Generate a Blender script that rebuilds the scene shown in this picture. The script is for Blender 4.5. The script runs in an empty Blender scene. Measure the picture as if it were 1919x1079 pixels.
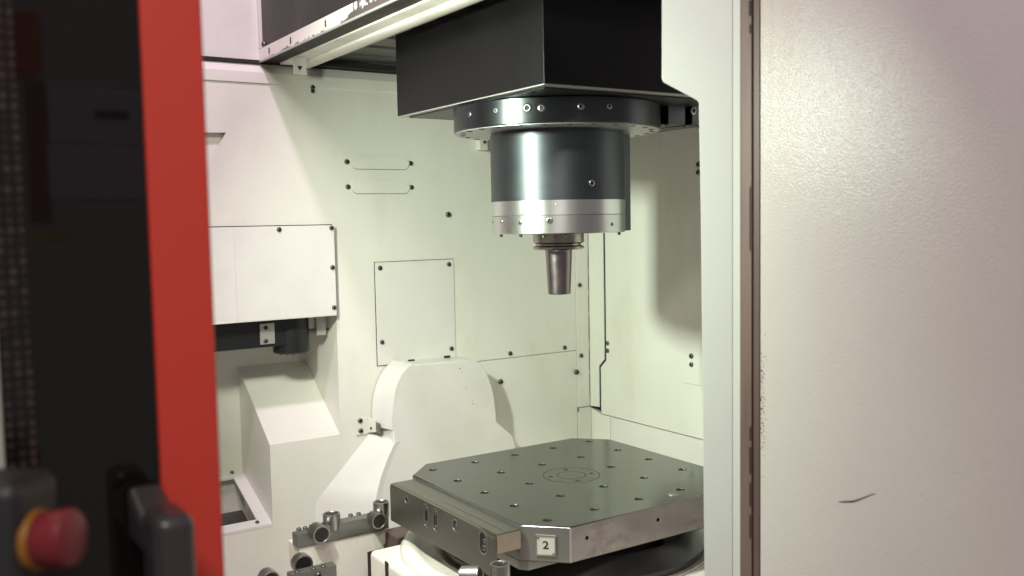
import bpy, bmesh, math, random
import numpy as np
from mathutils import Vector, Matrix
random.seed(4)
PI = math.pi
SC = bpy.context.scene
COL = SC.collection

# ------------------------------------------------------------------ camera
CAM = Vector((-1.09098, -1.46821, 0.50104))
YAW, PIT, ROL, FPX = 0.5790525, -0.0715241, -0.0186906, 1772.9
FW = Vector((math.sin(YAW)*math.cos(PIT), math.cos(YAW)*math.cos(PIT), math.sin(PIT)))
_r = Vector((math.cos(YAW), -math.sin(YAW), 0)); _u = _r.cross(FW)
RT = _r*math.cos(ROL) + _u*math.sin(ROL)
UP = -_r*math.sin(ROL) + _u*math.cos(ROL)
cd = bpy.data.cameras.new('camera'); cam = bpy.data.objects.new('camera', cd); COL.objects.link(cam)
M3 = Matrix((RT, UP, -FW)).transposed()
cam.matrix_world = Matrix.Translation(CAM) @ M3.to_4x4()
cd.sensor_width = 36; cd.lens = 36*FPX/1919; cd.clip_start = 0.02; cd.clip_end = 60
cd.dof.use_dof = True; cd.dof.focus_distance = 2.0; cd.dof.aperture_fstop = 5.0
SC.camera = cam

# ------------------------------------------------------------------ world, exposure, lamps
w = bpy.data.worlds.new('World'); SC.world = w; w.use_nodes = True
bg = w.node_tree.nodes['Background']
bg.inputs[0].default_value = (1.0, 0.86, 0.88, 1); bg.inputs[1].default_value = 0.20
SC.view_settings.view_transform = 'Standard'; SC.view_settings.look = 'None'
SC.view_settings.exposure = 0; SC.view_settings.gamma = 1; SC.view_settings.use_curve_mapping = False
SC.cycles.max_bounces = 10; SC.cycles.diffuse_bounces = 6; SC.cycles.glossy_bounces = 5

def area(name, loc, target, sx, sy, watts, col):
    l = bpy.data.lights.new(name, 'AREA'); l.shape = 'RECTANGLE'; l.size = sx; l.size_y = sy
    l.energy = watts; l.color = col
    o = bpy.data.objects.new(name, l); COL.objects.link(o)
    o.location = loc
    o.rotation_euler = (Vector(target)-Vector(loc)).to_track_quat('-Z', 'Y').to_euler()
    return o
# the machine's own work lamp, inside behind the left door
area('work_lamp', (-0.80, -0.14, 0.755), (0.55, 0.10, 0.08), 0.07, 0.07, 9.6, (0.89, 1.0, 0.83)).data.spread = math.radians(116)
# workshop ceiling lamps, shining in through the open roof
area('ceiling_lamp', (-1.03, -0.54, 2.52), (-0.25, 0.6, 0.2), 0.16, 0.16, 36.0, (1.0, 0.74, 0.98))
area('ceiling_lamp', (-1.75, -2.6, 2.55), (-0.6, -0.8, 0.4), 1.2, 0.3, 62.0, (1.0, 0.92, 0.84))

# ------------------------------------------------------------------ helpers
def ray(px, py):
    return FW + RT*((px-959.5)/FPX) - UP*((py-539.5)/FPX)
def P(px, py, ax, val):
    d = ray(px, py); i = 'xyz'.index(ax)
    return CAM + d*((val-CAM[i])/d[i])
def PN(px, py, p0, n):
    d = ray(px, py); n = Vector(n)
    return CAM + d*((Vector(p0)-CAM).dot(n)/d.dot(n))
def PC(px, py, cx, cy, R):
    d = ray(px, py); ox, oy = CAM.x-cx, CAM.y-cy
    a = d.x**2+d.y**2; b = 2*(ox*d.x+oy*d.y); c = ox*ox+oy*oy-R*R
    disc = b*b-4*a*c
    t = (-b-math.sqrt(max(disc, 0)))/(2*a)
    return CAM + d*t

def finish(bm, name, mat, parent=None, smooth=None, mats=None):
    bmesh.ops.recalc_face_normals(bm, faces=bm.faces)
    me = bpy.data.meshes.new(name); bm.to_mesh(me); bm.free()
    for m in (mats or [mat]): me.materials.append(m)
    if smooth is not None:
        for p in me.polygons: p.use_smooth = True
        me.set_sharp_from_angle(angle=math.radians(smooth))
        o = link(me, name, parent)
        wn = o.modifiers.new('weighted_normals', 'WEIGHTED_NORMAL'); wn.keep_sharp = True
        return o
    return link(me, name, parent)
def link(me, name, parent=None):
    o = bpy.data.objects.new(name, me); COL.objects.link(o)
    if parent: o.parent = parent
    return o
def tag(o, label, cat, group=None):
    o['label'] = label; o['category'] = cat
    if group: o['group'] = group
    return o
def thing(name, label, cat, group=None):
    return tag(link(None, name), label, cat, group)
def struct(o):
    o['kind'] = 'structure'; return o

def b_box(bm, lo, hi, bev=0.0, seg=2, rot=None):
    r = bmesh.ops.create_cube(bm, size=1)
    vs = r['verts']; lo = Vector(lo); hi = Vector(hi); c = (lo+hi)/2; s = hi-lo
    for v in vs:
        v.co = Vector((v.co.x*s.x, v.co.y*s.y, v.co.z*s.z))
        if rot: v.co = rot @ v.co
        v.co += c
    if bev > 0:
        es = list({e for v in vs for e in v.link_edges})
        bmesh.ops.bevel(bm, geom=es, offset=bev, segments=seg, affect='EDGES', profile=0.5)
def box(name, lo, hi, mat, parent=None, bev=0.001, seg=2, rot=None):
    bm = bmesh.new(); b_box(bm, lo, hi, bev, seg, rot)
    return finish(bm, name, mat, parent, 35 if bev else None)
def b_prism(bm, pts, off):
    off = Vector(off)
    a = [bm.verts.new(Vector(p)) for p in pts]; b = [bm.verts.new(Vector(p)+off) for p in pts]
    n = len(pts)
    bm.faces.new(a); bm.faces.new(b[::-1])
    for i in range(n): bm.faces.new((a[i], b[i], b[(i+1) % n], a[(i+1) % n]))
    return a+b
def prism(name, pts, off, mat, parent=None, bev=0.0, smooth=35, seg=2):
    bm = bmesh.new(); b_prism(bm, pts, off)
    if bev:
        bmesh.ops.recalc_face_normals(bm, faces=bm.faces)
        bmesh.ops.bevel(bm, geom=list(bm.edges), offset=bev, segments=seg, affect='EDGES', profile=0.5, clamp_overlap=True)
    return finish(bm, name, mat, parent, smooth)
def b_lathe(bm, prof, n=48, mtx=None, mi=None):
    """prof: list of (r, z) closed on the axis where r = 0"""
    rings = []
    for k, (r, z) in enumerate(prof):
        if r < 1e-7:
            v = Vector((0, 0, z)); rings.append([bm.verts.new(mtx @ v if mtx else v)])
        else:
            rg = []
            for i in range(n):
                a = 2*PI*i/n; v = Vector((r*math.cos(a), r*math.sin(a), z))
                rg.append(bm.verts.new(mtx @ v if mtx else v))
            rings.append(rg)
    for k in range(len(rings)-1):
        A, B = rings[k], rings[k+1]
        for i in range(n):
            j = (i+1) % n
            if len(A) == 1 and len(B) == 1: break
            if len(A) == 1: f = bm.faces.new((A[0], B[i], B[j]))
            elif len(B) == 1: f = bm.faces.new((A[i], B[0], A[j]))
            else: f = bm.faces.new((A[i], B[i], B[j], A[j]))
            if mi: f.material_index = mi[k]
def lathe(name, prof, mat, parent=None, n=48, mtx=None, smooth=30, mats=None, mi=None):
    bm = bmesh.new(); b_lathe(bm, prof, n, mtx, mi)
    return finish(bm, name, mat, parent, smooth, mats)
def frame(loc, z):
    z = Vector(z).normalized(); q = z.to_track_quat('Z', 'Y')
    return Matrix.Translation(Vector(loc)) @ q.to_matrix().to_4x4()
def loft(name, A, B, mat, parent=None, smooth=35):
    bm = bmesh.new()
    a = [bm.verts.new(Vector(p)) for p in A]; b = [bm.verts.new(Vector(p)) for p in B]
    for i in range(len(A)-1): bm.faces.new((a[i], a[i+1], b[i+1], b[i]))
    return finish(bm, name, mat, parent, smooth)

# ------------------------------------------------------------------ materials
def mat(name, base, rough=0.5, metal=0.0, var=0.0, vscale=6.0, bump=0.0, bscale=300.0, rvar=0.0, aniso=0.0,
        stain=None, stain_amt=0.0, stain_scale=3.0, stretch=(1, 1, 1), coat=0.0, spec=0.5, obj=True):
    m = bpy.data.materials.new(name); m.use_nodes = True
    nt = m.node_tree; N = nt.nodes; L = nt.links
    b = N['Principled BSDF']
    b.inputs['Base Color'].default_value = (*base, 1); b.inputs['Roughness'].default_value = rough
    b.inputs['Metallic'].default_value = metal; b.inputs['Specular IOR Level'].default_value = spec
    b.inputs['Coat Weight'].default_value = coat
    tc = N.new('ShaderNodeTexCoord'); mp = N.new('ShaderNodeMapping')
    L.new(tc.outputs['Object'], mp.inputs[0]); mp.inputs['Scale'].default_value = stretch
    col = None
    if var:
        nz = N.new('ShaderNodeTexNoise'); nz.inputs['Scale'].default_value = vscale; nz.inputs['Detail'].default_value = 7
        nz.inputs['Roughness'].default_value = 0.62
        L.new(mp.outputs[0], nz.inputs['Vector'])
        mr = N.new('ShaderNodeMapRange'); mr.inputs[1].default_value = 0.3; mr.inputs[2].default_value = 0.7
        mr.inputs[3].default_value = 1-var; mr.inputs[4].default_value = 1+var*0.6
        L.new(nz.outputs['Fac'], mr.inputs[0])
        mx = N.new('ShaderNodeVectorMath'); mx.operation = 'SCALE'; mx.inputs[0].default_value = base
        L.new(mr.outputs[0], mx.inputs['Scale']); col = mx.outputs[0]
        if rvar:
            m2 = N.new('ShaderNodeMapRange'); m2.inputs[1].default_value = 0.3; m2.inputs[2].default_value = 0.7
            m2.inputs[3].default_value = rough-rvar; m2.inputs[4].default_value = rough+rvar
            L.new(nz.outputs['Fac'], m2.inputs[0]); L.new(m2.outputs[0], b.inputs['Roughness'])
    if stain:
        n2 = N.new('ShaderNodeTexNoise'); n2.inputs['Scale'].default_value = stain_scale; n2.inputs['Detail'].default_value = 9
        n2.inputs['Roughness'].default_value = 0.68
        m4 = N.new('ShaderNodeMapping'); m4.inputs['Location'].default_value = (3.1, 1.7, 0.4); m4.inputs['Scale'].default_value = stretch
        L.new(tc.outputs['Object'], m4.inputs[0]); L.new(m4.outputs[0], n2.inputs['Vector'])
        m3 = N.new('ShaderNodeMapRange'); m3.inputs[1].default_value = 0.5; m3.inputs[2].default_value = 0.72
        m3.inputs[3].default_value = 0; m3.inputs[4].default_value = stain_amt
        L.new(n2.outputs['Fac'], m3.inputs[0])
        mm = N.new('ShaderNodeMix'); mm.data_type = 'RGBA'
        mm.inputs[6].default_value = (*base, 1); mm.inputs[7].default_value = (*stain, 1)
        if col: L.new(col, mm.inputs[6])
        L.new(m3.outputs[0], mm.inputs[0]); col = mm.outputs[2]
    if col: L.new(col, b.inputs['Base Color'])
    if bump:
        nb = N.new('ShaderNodeTexNoise'); nb.inputs['Scale'].default_value = bscale; nb.inputs['Detail'].default_value = 2
        L.new(mp.outputs[0], nb.inputs['Vector'])
        bp = N.new('ShaderNodeBump'); bp.inputs['Strength'].default_value = bump; bp.inputs['Distance'].default_value = 0.002
        L.new(nb.outputs['Fac'], bp.inputs['Height']); L.new(bp.outputs[0], b.inputs['Normal'])
    if aniso:
        b.inputs['Anisotropic'].default_value = aniso; b.inputs['Anisotropic Rotation'].default_value = 0.25
        tg = N.new('ShaderNodeTangent'); tg.direction_type = 'RADIAL'; tg.axis = 'Z'
        L.new(tg.outputs[0], b.inputs['Tangent'])
    return m
CREAM = (0.74, 0.735, 0.665)
M = {}
M['cream'] = mat('cream_paint', CREAM, 0.42, var=0.05, vscale=5, bump=0.06, bscale=260, rvar=0.06, stain=(0.55, 0.50, 0.38), stain_amt=0.40, stain_scale=4, stretch=(1, 1, 0.5))
M['cream_cast'] = mat('cream_cast_paint', (0.76, 0.735, 0.66), 0.45, var=0.07, vscale=9, bump=0.14, bscale=120, stain=(0.36, 0.26, 0.17), stain_amt=0.45, stain_scale=7)
M['cream_clean'] = mat('cream_cover_paint', (0.71, 0.70, 0.66), 0.38, var=0.05, vscale=4, bump=0.05, bscale=240, stain=(0.50, 0.47, 0.40), stain_amt=0.22, stain_scale=7)
M['white'] = mat('white_post_paint', (0.48, 0.515, 0.465), 0.33, var=0.03, vscale=6, bump=0.12, bscale=210)
M['seal'] = mat('brown_seal_strip', (0.125, 0.080, 0.066), 0.55, var=0.12, vscale=14, stain=(0.05, 0.03, 0.02), stain_amt=0.85, stain_scale=16, stretch=(1, 1, 0.12))
M['seal_dark'] = mat('dark_seal_strip', (0.085, 0.056, 0.046), 0.5, var=0.2, vscale=14, stretch=(1, 1, 0.2))
M['black'] = mat('black_gap', (0.012, 0.011, 0.010), 0.7)
M['grime'] = mat('black_brown_grime', (0.022, 0.014, 0.011), 0.8, var=0.3, vscale=60)
M['gunmetal'] = mat('gunmetal_box', (0.009, 0.009, 0.0095), 0.34, spec=0.35, metal=0.6, var=0.10, vscale=7, rvar=0.07, bump=0.03, bscale=160, stretch=(1, 1, 0.15))
M['housing'] = mat('blued_steel_housing', (0.098, 0.112, 0.121), 0.47, metal=1.0, var=0.08, vscale=16, rvar=0.03, aniso=0.6, stretch=(0.4, 0.4, 2.5))
M['flange'] = mat('dark_steel_flange', (0.075, 0.084, 0.090), 0.33, metal=1.0, var=0.05, vscale=18, rvar=0.02, aniso=0.6)
M['nose'] = mat('bright_turned_steel', (0.66, 0.69, 0.67), 0.36, metal=1.0, var=0.03, vscale=20, rvar=0.015, aniso=0.7)
M['nose2'] = mat('grey_turned_steel', (0.58, 0.61, 0.59), 0.36, metal=1.0, var=0.03, vscale=20, rvar=0.015, aniso=0.7)
M['tool'] = mat('brown_grey_tool_steel', (0.27, 0.235, 0.24), 0.33, metal=1.0, var=0.12, vscale=25, rvar=0.05, aniso=0.3)
M['toolflange'] = mat('tool_flange_steel', (0.36, 0.34, 0.31), 0.28, metal=1.0, var=0.08, vscale=25, rvar=0.05)
M['pallet'] = mat('ground_pallet_steel', (0.140, 0.143, 0.132), 0.17, metal=0.92, var=0.14, vscale=7, rvar=0.07, bump=0.02, bscale=500, stretch=(0.3, 1.6, 1))
M['pallet_side'] = mat('pallet_side_steel', (0.19, 0.187, 0.168), 0.36, metal=0.55, var=0.10, vscale=12, rvar=0.06)
M['rail'] = mat('ground_rail_steel', (0.22, 0.215, 0.185), 0.36, metal=0.9, var=0.10, vscale=14, rvar=0.06, bump=0.02, bscale=400, stretch=(1, 0.2, 1))
M['railend'] = mat('tan_steel_end', (0.42, 0.36, 0.28), 0.5, metal=0.6, var=0.12, vscale=30)
M['rough_steel'] = mat('stained_steel', (0.42, 0.395, 0.35), 0.42, metal=0.45, var=0.22, vscale=9, rvar=0.1, stain=(0.16, 0.11, 0.08), stain_amt=0.7, stain_scale=10, stretch=(1, 1, 1.6))
M['steel'] = mat('plain_steel', (0.42, 0.42, 0.40), 0.34, metal=1.0, var=0.08, vscale=30, rvar=0.06)
M['barsteel'] = mat('grey_bar_steel', (0.24, 0.245, 0.225), 0.40, metal=0.85, var=0.12, vscale=22, rvar=0.06)
M['dark_face'] = mat('dark_roller_face', (0.05, 0.048, 0.045), 0.42, metal=0.7, var=0.15, vscale=40)
M['screw'] = mat('screw_steel', (0.17, 0.16, 0.14), 0.4, metal=0.8, var=0.2, vscale=90)
M['port'] = mat('bright_port_ring', (0.42, 0.42, 0.41), 0.30, metal=1.0)
M['disc'] = mat('black_oily_disc', (0.018, 0.018, 0.018), 0.28, metal=0.3, var=0.2, vscale=10)
M['blackpaint'] = mat('black_anodised', (0.022, 0.024, 0.026), 0.36, metal=0.3, var=0.12, vscale=15)
M['plate'] = mat('bare_aluminium_plate', (0.55, 0.55, 0.53), 0.4, metal=0.6, var=0.08, vscale=20)
M['red'] = mat('red_door_paint', (0.56, 0.045, 0.028), 0.5, var=0.05, vscale=6, bump=0.04, bscale=300)
M['glass'] = mat('smoked_window_glass', (0.006, 0.005, 0.005), 0.04, spec=0.5)
M['handle'] = mat('dark_grey_handle', (0.040, 0.034, 0.038), 0.33, var=0.06, vscale=30, bump=0.05, bscale=400)
M['estop_red'] = mat('red_stop_button', (0.15, 0.010, 0.015), 0.45, var=0.06, vscale=30)
M['yellow'] = mat('yellow_ring', (0.25, 0.10, 0.010), 0.5, var=0.05, vscale=30)
M['pendant'] = mat('black_pendant_plastic', (0.018, 0.017, 0.019), 0.5, bump=0.1, bscale=500)
M['numplate'] = mat('aluminium_number_plate', (0.58, 0.58, 0.50), 0.38, metal=0.35, var=0.04, vscale=60)
M['ink'] = mat('black_ink', (0.012, 0.012, 0.008), 0.5)
M['slat'] = mat('dark_roof_slat', (0.085, 0.085, 0.08), 0.38, metal=0.5, var=0.15, vscale=9)
M['roofdark'] = mat('dark_oily_roof_seal', (0.020, 0.016, 0.014), 0.5, spec=0.2, var=0.25, vscale=20, stain=(0.07, 0.055, 0.045), stain_amt=0.5, stain_scale=14)
M['smoke'] = mat('dusty_dark_window', (0.013, 0.012, 0.012), 0.30, spec=0.15, var=0.15, vscale=7, stain=(0.08, 0.07, 0.066), stain_amt=0.4, stain_scale=6)
M['boxwhite'] = mat('white_box_card', (0.72, 0.68, 0.72), 0.6, var=0.04)
M['boxorange'] = mat('orange_plastic', (0.62, 0.13, 0.04), 0.5)
M['brown'] = mat('brown_board', (0.30, 0.10, 0.05), 0.6, var=0.2, vscale=5)
M['boxyellow'] = mat('yellow_tape', (0.60, 0.50, 0.15), 0.5)

def worn_material():
    """cream paint rubbed away to dark, ragged along its lower edge"""
    m = mat('worn_cream_edge_paint', (0.80, 0.77, 0.70), 0.45, var=0.05, vscale=8)
    nt = m.node_tree; N = nt.nodes; L = nt.links; b = N['Principled BSDF']
    tc = N.new('ShaderNodeTexCoord'); sep = N.new('ShaderNodeSeparateXYZ'); L.new(tc.outputs['Object'], sep.inputs[0])
    n = N.new('ShaderNodeTexNoise'); n.inputs['Scale'].default_value = 55; n.inputs['Detail'].default_value = 8; n.inputs['Roughness'].default_value = 0.7
    L.new(tc.outputs['Object'], n.inputs['Vector'])
    hz = N.new('ShaderNodeMapRange'); hz.inputs[1].default_value = 0.868; hz.inputs[2].default_value = 0.883; hz.inputs[3].default_value = 0.26; hz.inputs[4].default_value = -0.14
    L.new(sep.outputs['Z'], hz.inputs[0])
    fy = N.new('ShaderNodeMapRange'); fy.inputs[1].default_value = 0.20; fy.inputs[2].default_value = 0.13; fy.inputs[3].default_value = 0.0; fy.inputs[4].default_value = 0.36
    L.new(sep.outputs['Y'], fy.inputs[0])
    a = N.new('ShaderNodeMath'); L.new(hz.outputs[0], a.inputs[0]); L.new(fy.outputs[0], a.inputs[1])
    a2 = N.new('ShaderNodeMath'); L.new(a.outputs[0], a2.inputs[0]); L.new(n.outputs['Fac'], a2.inputs[1])
    th = N.new('ShaderNodeMapRange'); th.inputs[1].default_value = 0.68; th.inputs[2].default_value = 0.73
    L.new(a2.outputs[0], th.inputs[0])
    mm = N.new('ShaderNodeMix'); mm.data_type = 'RGBA'
    src = b.inputs['Base Color'].links[0].from_socket
    L.new(src, mm.inputs[6]); mm.inputs[7].default_value = (0.07, 0.055, 0.05, 1)
    L.new(th.outputs[0], mm.inputs[0]); L.new(mm.outputs[2], b.inputs['Base Color'])
    return m
M['worn'] = worn_material()

def panel_material():
    """big painted panel: orange-peel paint, grey-beige, with rust specks and streaks near its edge"""
    m = mat('orange_peel_panel_paint', (0.46, 0.442, 0.405), 0.25, var=0.05, vscale=3.2)
    nt = m.node_tree; N = nt.nodes; L = nt.links; b = N['Principled BSDF']
    tc = N.new('ShaderNodeTexCoord')
    n = N.new('ShaderNodeTexNoise'); n.inputs['Scale'].default_value = 480; n.inputs['Detail'].default_value = 2.0
    L.new(tc.outputs['Object'], n.inputs['Vector'])
    bp = N.new('ShaderNodeBump'); bp.inputs['Strength'].default_value = 0.34; bp.inputs['Distance'].default_value = 0.0014
    L.new(n.outputs['Fac'], bp.inputs['Height']); L.new(bp.outputs[0], b.inputs['Normal'])
    # streaks down the upper part near the seal, a stain of its own
    mp = N.new('ShaderNodeMapping'); mp.inputs['Scale'].default_value = (1, 40, 2.2); L.new(tc.outputs['Object'], mp.inputs[0])
    s = N.new('ShaderNodeTexNoise'); s.inputs['Scale'].default_value = 2.0; s.inputs['Detail'].default_value = 5; L.new(mp.outputs[0], s.inputs['Vector'])
    sep = N.new('ShaderNodeSeparateXYZ'); L.new(tc.outputs['Object'], sep.inputs[0])
    ry = N.new('ShaderNodeMapRange'); ry.inputs[1].default_value = -0.68; ry.inputs[2].default_value = -0.60; L.new(sep.outputs['Y'], ry.inputs[0])
    rz = N.new('ShaderNodeMapRange'); rz.inputs[1].default_value = 0.50; rz.inputs[2].default_value = 0.66; L.new(sep.outputs['Z'], rz.inputs[0])
    k = N.new('ShaderNodeMath'); k.operation = 'MULTIPLY'; L.new(ry.outputs[0], k.inputs[0]); L.new(rz.outputs[0], k.inputs[1])
    ss = N.new('ShaderNodeMapRange'); ss.inputs[1].default_value = 0.42; ss.inputs[2].default_value = 0.7; ss.inputs[4].default_value = 0.55; L.new(s.outputs['Fac'], ss.inputs[0])
    k2 = N.new('ShaderNodeMath'); k2.operation = 'MULTIPLY'; L.new(k.outputs[0], k2.inputs[0]); L.new(ss.outputs[0], k2.inputs[1])
    mm = N.new('ShaderNodeMix'); mm.data_type = 'RGBA'
    src = b.inputs['Base Color'].links[0].from_socket
    L.new(src, mm.inputs[6]); mm.inputs[7].default_value = (0.40, 0.34, 0.25, 1); L.new(k2.outputs[0], mm.inputs[0])
    # rust specks along the edge beside the seal
    vo = N.new('ShaderNodeTexNoise'); vo.inputs['Scale'].default_value = 300; vo.inputs['Detail'].default_value = 3; L.new(tc.outputs['Object'], vo.inputs['Vector'])
    ey = N.new('ShaderNodeMapRange'); ey.inputs[1].default_value = -0.592; ey.inputs[2].default_value = -0.579; ey.inputs[3].default_value = 0; ey.inputs[4].default_value = 1; L.new(sep.outputs['Y'], ey.inputs[0])
    ez = N.new('ShaderNodeMapRange'); ez.inputs[1].default_value = 0.37; ez.inputs[2].default_value = 0.30; L.new(sep.outputs['Z'], ez.inputs[0])
    ez2 = N.new('ShaderNodeMapRange'); ez2.inputs[1].default_value = 0.07; ez2.inputs[2].default_value = 0.20; L.new(sep.outputs['Z'], ez2.inputs[0])
    q = N.new('ShaderNodeMath'); q.operation = 'MULTIPLY'; L.new(ey.outputs[0], q.inputs[0]); L.new(ez.outputs[0], q.inputs[1])
    q1 = N.new('ShaderNodeMath'); q1.operation = 'MULTIPLY'; L.new(q.outputs[0], q1.inputs[0]); L.new(ez2.outputs[0], q1.inputs[1])
    sc = N.new('ShaderNodeMath'); sc.operation = 'MULTIPLY'; L.new(q1.outputs[0], sc.inputs[0]); sc.inputs[1].default_value = 0.24
    ad = N.new('ShaderNodeMath'); L.new(sc.outputs[0], ad.inputs[0]); L.new(vo.outputs['Fac'], ad.inputs[1])
    tt = N.new('ShaderNodeMapRange'); tt.inputs[1].default_value = 0.78; tt.inputs[2].default_value = 0.81; L.new(ad.outputs[0], tt.inputs[0])
    m2 = N.new('ShaderNodeMix'); m2.data_type = 'RGBA'; L.new(mm.outputs[2], m2.inputs[6]); m2.inputs[7].default_value = (0.10, 0.06, 0.04, 1)
    L.new(tt.outputs[0], m2.inputs[0]); L.new(m2.outputs[2], b.inputs['Base Color'])
    return m
M['panel'] = panel_material()

def frit_material():
    m = mat('dotted_window_border', (0.01, 0.008, 0.008), 0.2)
    nt = m.node_tree; N = nt.nodes; L = nt.links; b = N['Principled BSDF']
    tc = N.new('ShaderNodeTexCoord'); v = N.new('ShaderNodeTexVoronoi'); v.inputs['Scale'].default_value = 150; v.inputs['Randomness'].default_value = 0.12
    v.feature = 'F1'; L.new(tc.outputs['Object'], v.inputs['Vector'])
    r = N.new('ShaderNodeValToRGB'); e = r.color_ramp.elements
    e[0].position = 0.22; e[0].color = (0.006, 0.004, 0.004, 1); e[1].position = 0.36; e[1].color = (0.065, 0.045, 0.045, 1)
    x = r.color_ramp.elements.new(0.52); x.color = (0.008, 0.006, 0.006, 1)
    L.new(v.outputs['Distance'], r.inputs[0]); L.new(r.outputs[0], b.inputs['Base Color'])
    return m
M['frit'] = frit_material()

# ------------------------------------------------------------------ shared screw meshes
def screw_mesh(name, r, h, mats, sock=0.5):
    bm = bmesh.new()
    prof = [(0, -0.001), (r, -0.001), (r, h*0.35), (r*0.82, h*0.85), (r*0.6, h), (r*sock, h), (r*sock*0.92, h*0.25), (0, h*0.22)]
    b_lathe(bm, prof, 14, None, [0, 0, 0, 0, 0, 1, 1])
    bmesh.ops.recalc_face_normals(bm, faces=bm.faces)
    me = bpy.data.meshes.new(name); bm.to_mesh(me); bm.free()
    for m in mats: me.materials.append(m)
    for p in me.polygons: p.use_smooth = True
    me.set_sharp_from_angle(angle=math.radians(40))
    return me
SCREW = screw_mesh('screw', 0.0062, 0.0042, [M['screw'], M['black']])
PORT = screw_mesh('port', 0.0062, 0.0016, [M['port'], M['black']], 0.70)
def put(me, name, loc, z, parent, s=1.0):
    o = link(me, name, parent); o.matrix_world = frame(loc, z) @ Matrix.Scale(s, 4); return o
def screws(pts, z, parent, s=1.0, name='screw'):
    for p in pts: put(SCREW, name, p, z, parent, s*random.uniform(0.94, 1.06))

# ================================================================== THE SETTING
YW, XW = 0.65, 0.554
T = 0.012
# ---- back wall: plates with narrow joints over a dark backing
bw = struct(link(None, 'back_wall'))
XR, XC, ZCH, ZLED = -0.2095, -0.384, -0.009, -0.200
XL = -0.95
tri = [P(424, 248, 'y', YW), P(384, 326, 'y', YW), P(340, 248, 'y', YW)]
def on(x, z, y=YW): return (x, y, z)
# main sheet, with the recess under the cover left open and the corner tooth for the lower sheet
def sheet(name, pts, parent, m, th=T, bev=0.0):
    return prism(name, pts, (0, th, 0), m, parent, bev)
ztri0, ztri1 = tri[0].z, tri[1].z
sheet('sheet', [on(XR, 0.29), on(XR, 0.8195), on(XL, 0.8195), on(XL, ztri0), tri[2], tuple(tri[0]), tuple(tri[1]), tuple((tri[2][0], YW, ztri1-0.002)), on(XL, ztri1-0.002), on(XL, 0.29)], bw, M['cream'])
sheet('sheet', [on(XR, 0.8195), on(XR, ZCH), on(XC, ZCH), on(XC, ZLED), on(XL, ZLED), on(XL, -0.5), on(0.02, -0.5), on(0.02, 0.1327), on(0.5065, 0.1327), on(0.5065, 0.8195)], bw, M['cream'])
sheet('lower_sheet', [on(0.022, -0.5), on(0.022, 0.1310), on(0.5065, 0.1310), on(0.5065, -0.5)], bw, M['cream'])
prism('top_band', [on(XL, 0.8195, YW-.004), on(0.6, 0.8195, YW-.004), on(0.6, 0.8445, YW-.004), on(XL, 0.8445, YW-.004)], (0, 0.016, 0), M['cream'], bw, 0.0015)
prism('top_lean', [on(XL, 0.8440, YW-.0035), on(0.6, 0.8440, YW-.0035), on(0.6, 0.8655, YW+.010), on(XL, 0.8655, YW+.010)], (0, 0.008, 0), M['cream'], bw, 0)
box('joint_backing', (0.0, YW+0.0125, -0.5), (0.6, YW+0.016, 0.86), M['black'], bw, 0)
box('upper_sheet', (XL, YW+0.006, 0.8705), (0.8, YW+0.018, 1.5), M['cream_clean'], bw, 0)
box('joint_strip', (XL, YW+0.003, 0.864), (0.6, YW+0.022, 0.872), M['black'], bw, 0)
# the pocket behind the three-cornered opening at the left
box('pocket_back', (XL, YW+0.0165, 0.5), (-0.30, YW+0.0190, 0.80), M['cream'], bw, 0)
# recess under the cover: back, side, sloping chute, sloping ledge
YB = 0.868
box('recess_back', (XL, YB, -0.25), (XR+0.02, YB+0.01, 0.30), M['cream'], bw, 0)
box('recess_side', (XR, YW+0.0125, -0.05), (XR+0.008, YB, 0.30), M['cream'], bw, 0)
prism('chute', [(XC, YW+0.0004, ZCH+0.0004), (XC, YB-0.001, 0.148), (XC, YB-0.001, -0.3), (XC, YW+T+0.0006, -0.3), (XC, YW+T+0.0006, ZCH+0.0004)], (XR-XC-0.0005, 0, 0), M['cream'], bw)
# ledge with the square hole
A0, A1 = Vector((0, YW+0.0006, ZLED+0.0068)), Vector((0, YB, -0.113))
nrm = Vector((0, -(A1.z-A0.z), A1.y-A0.y))
def led(x, t, dz=0.0): return Vector((x, A0.y+(A1.y-A0.y)*t, A0.z+(A1.z-A0.z)*t+dz))
h1 = PN(478, 974, A0, nrm); h2 = PN(440, 893, A0, nrm)
t1 = (h1.y-YW)/(YB-YW); t2 = (h2.y-YW)/(YB-YW); hx = (h1.x+h2.x)/2
for nm, (xa, xb, ta, tb) in {'ledge_front': (XL, XC-0.0005, 0, t1), 'ledge_side': (hx, XC-0.0005, t1, t2), 'ledge_rear': (XL, XC-0.0005, t2, 1)}.items():
    prism(nm, [led(xa, ta), led(xb, ta), led(xb, tb), led(xa, tb)], (0, 0, -0.006), M['cream_clean'], bw, 0)
prism('hole_lining', [led(hx+0.02, t1-0.02, -0.09), led(hx+0.02, t2+0.02, -0.09), led(XL, t2+0.02, -0.09), led(XL, t1-0.02, -0.09)], (0, 0, -0.004), M['screw'], bw, 0)
screws([PN(435, 886, A0, nrm), PN(482, 979, A0, nrm)], nrm, bw, 0.85)
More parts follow.
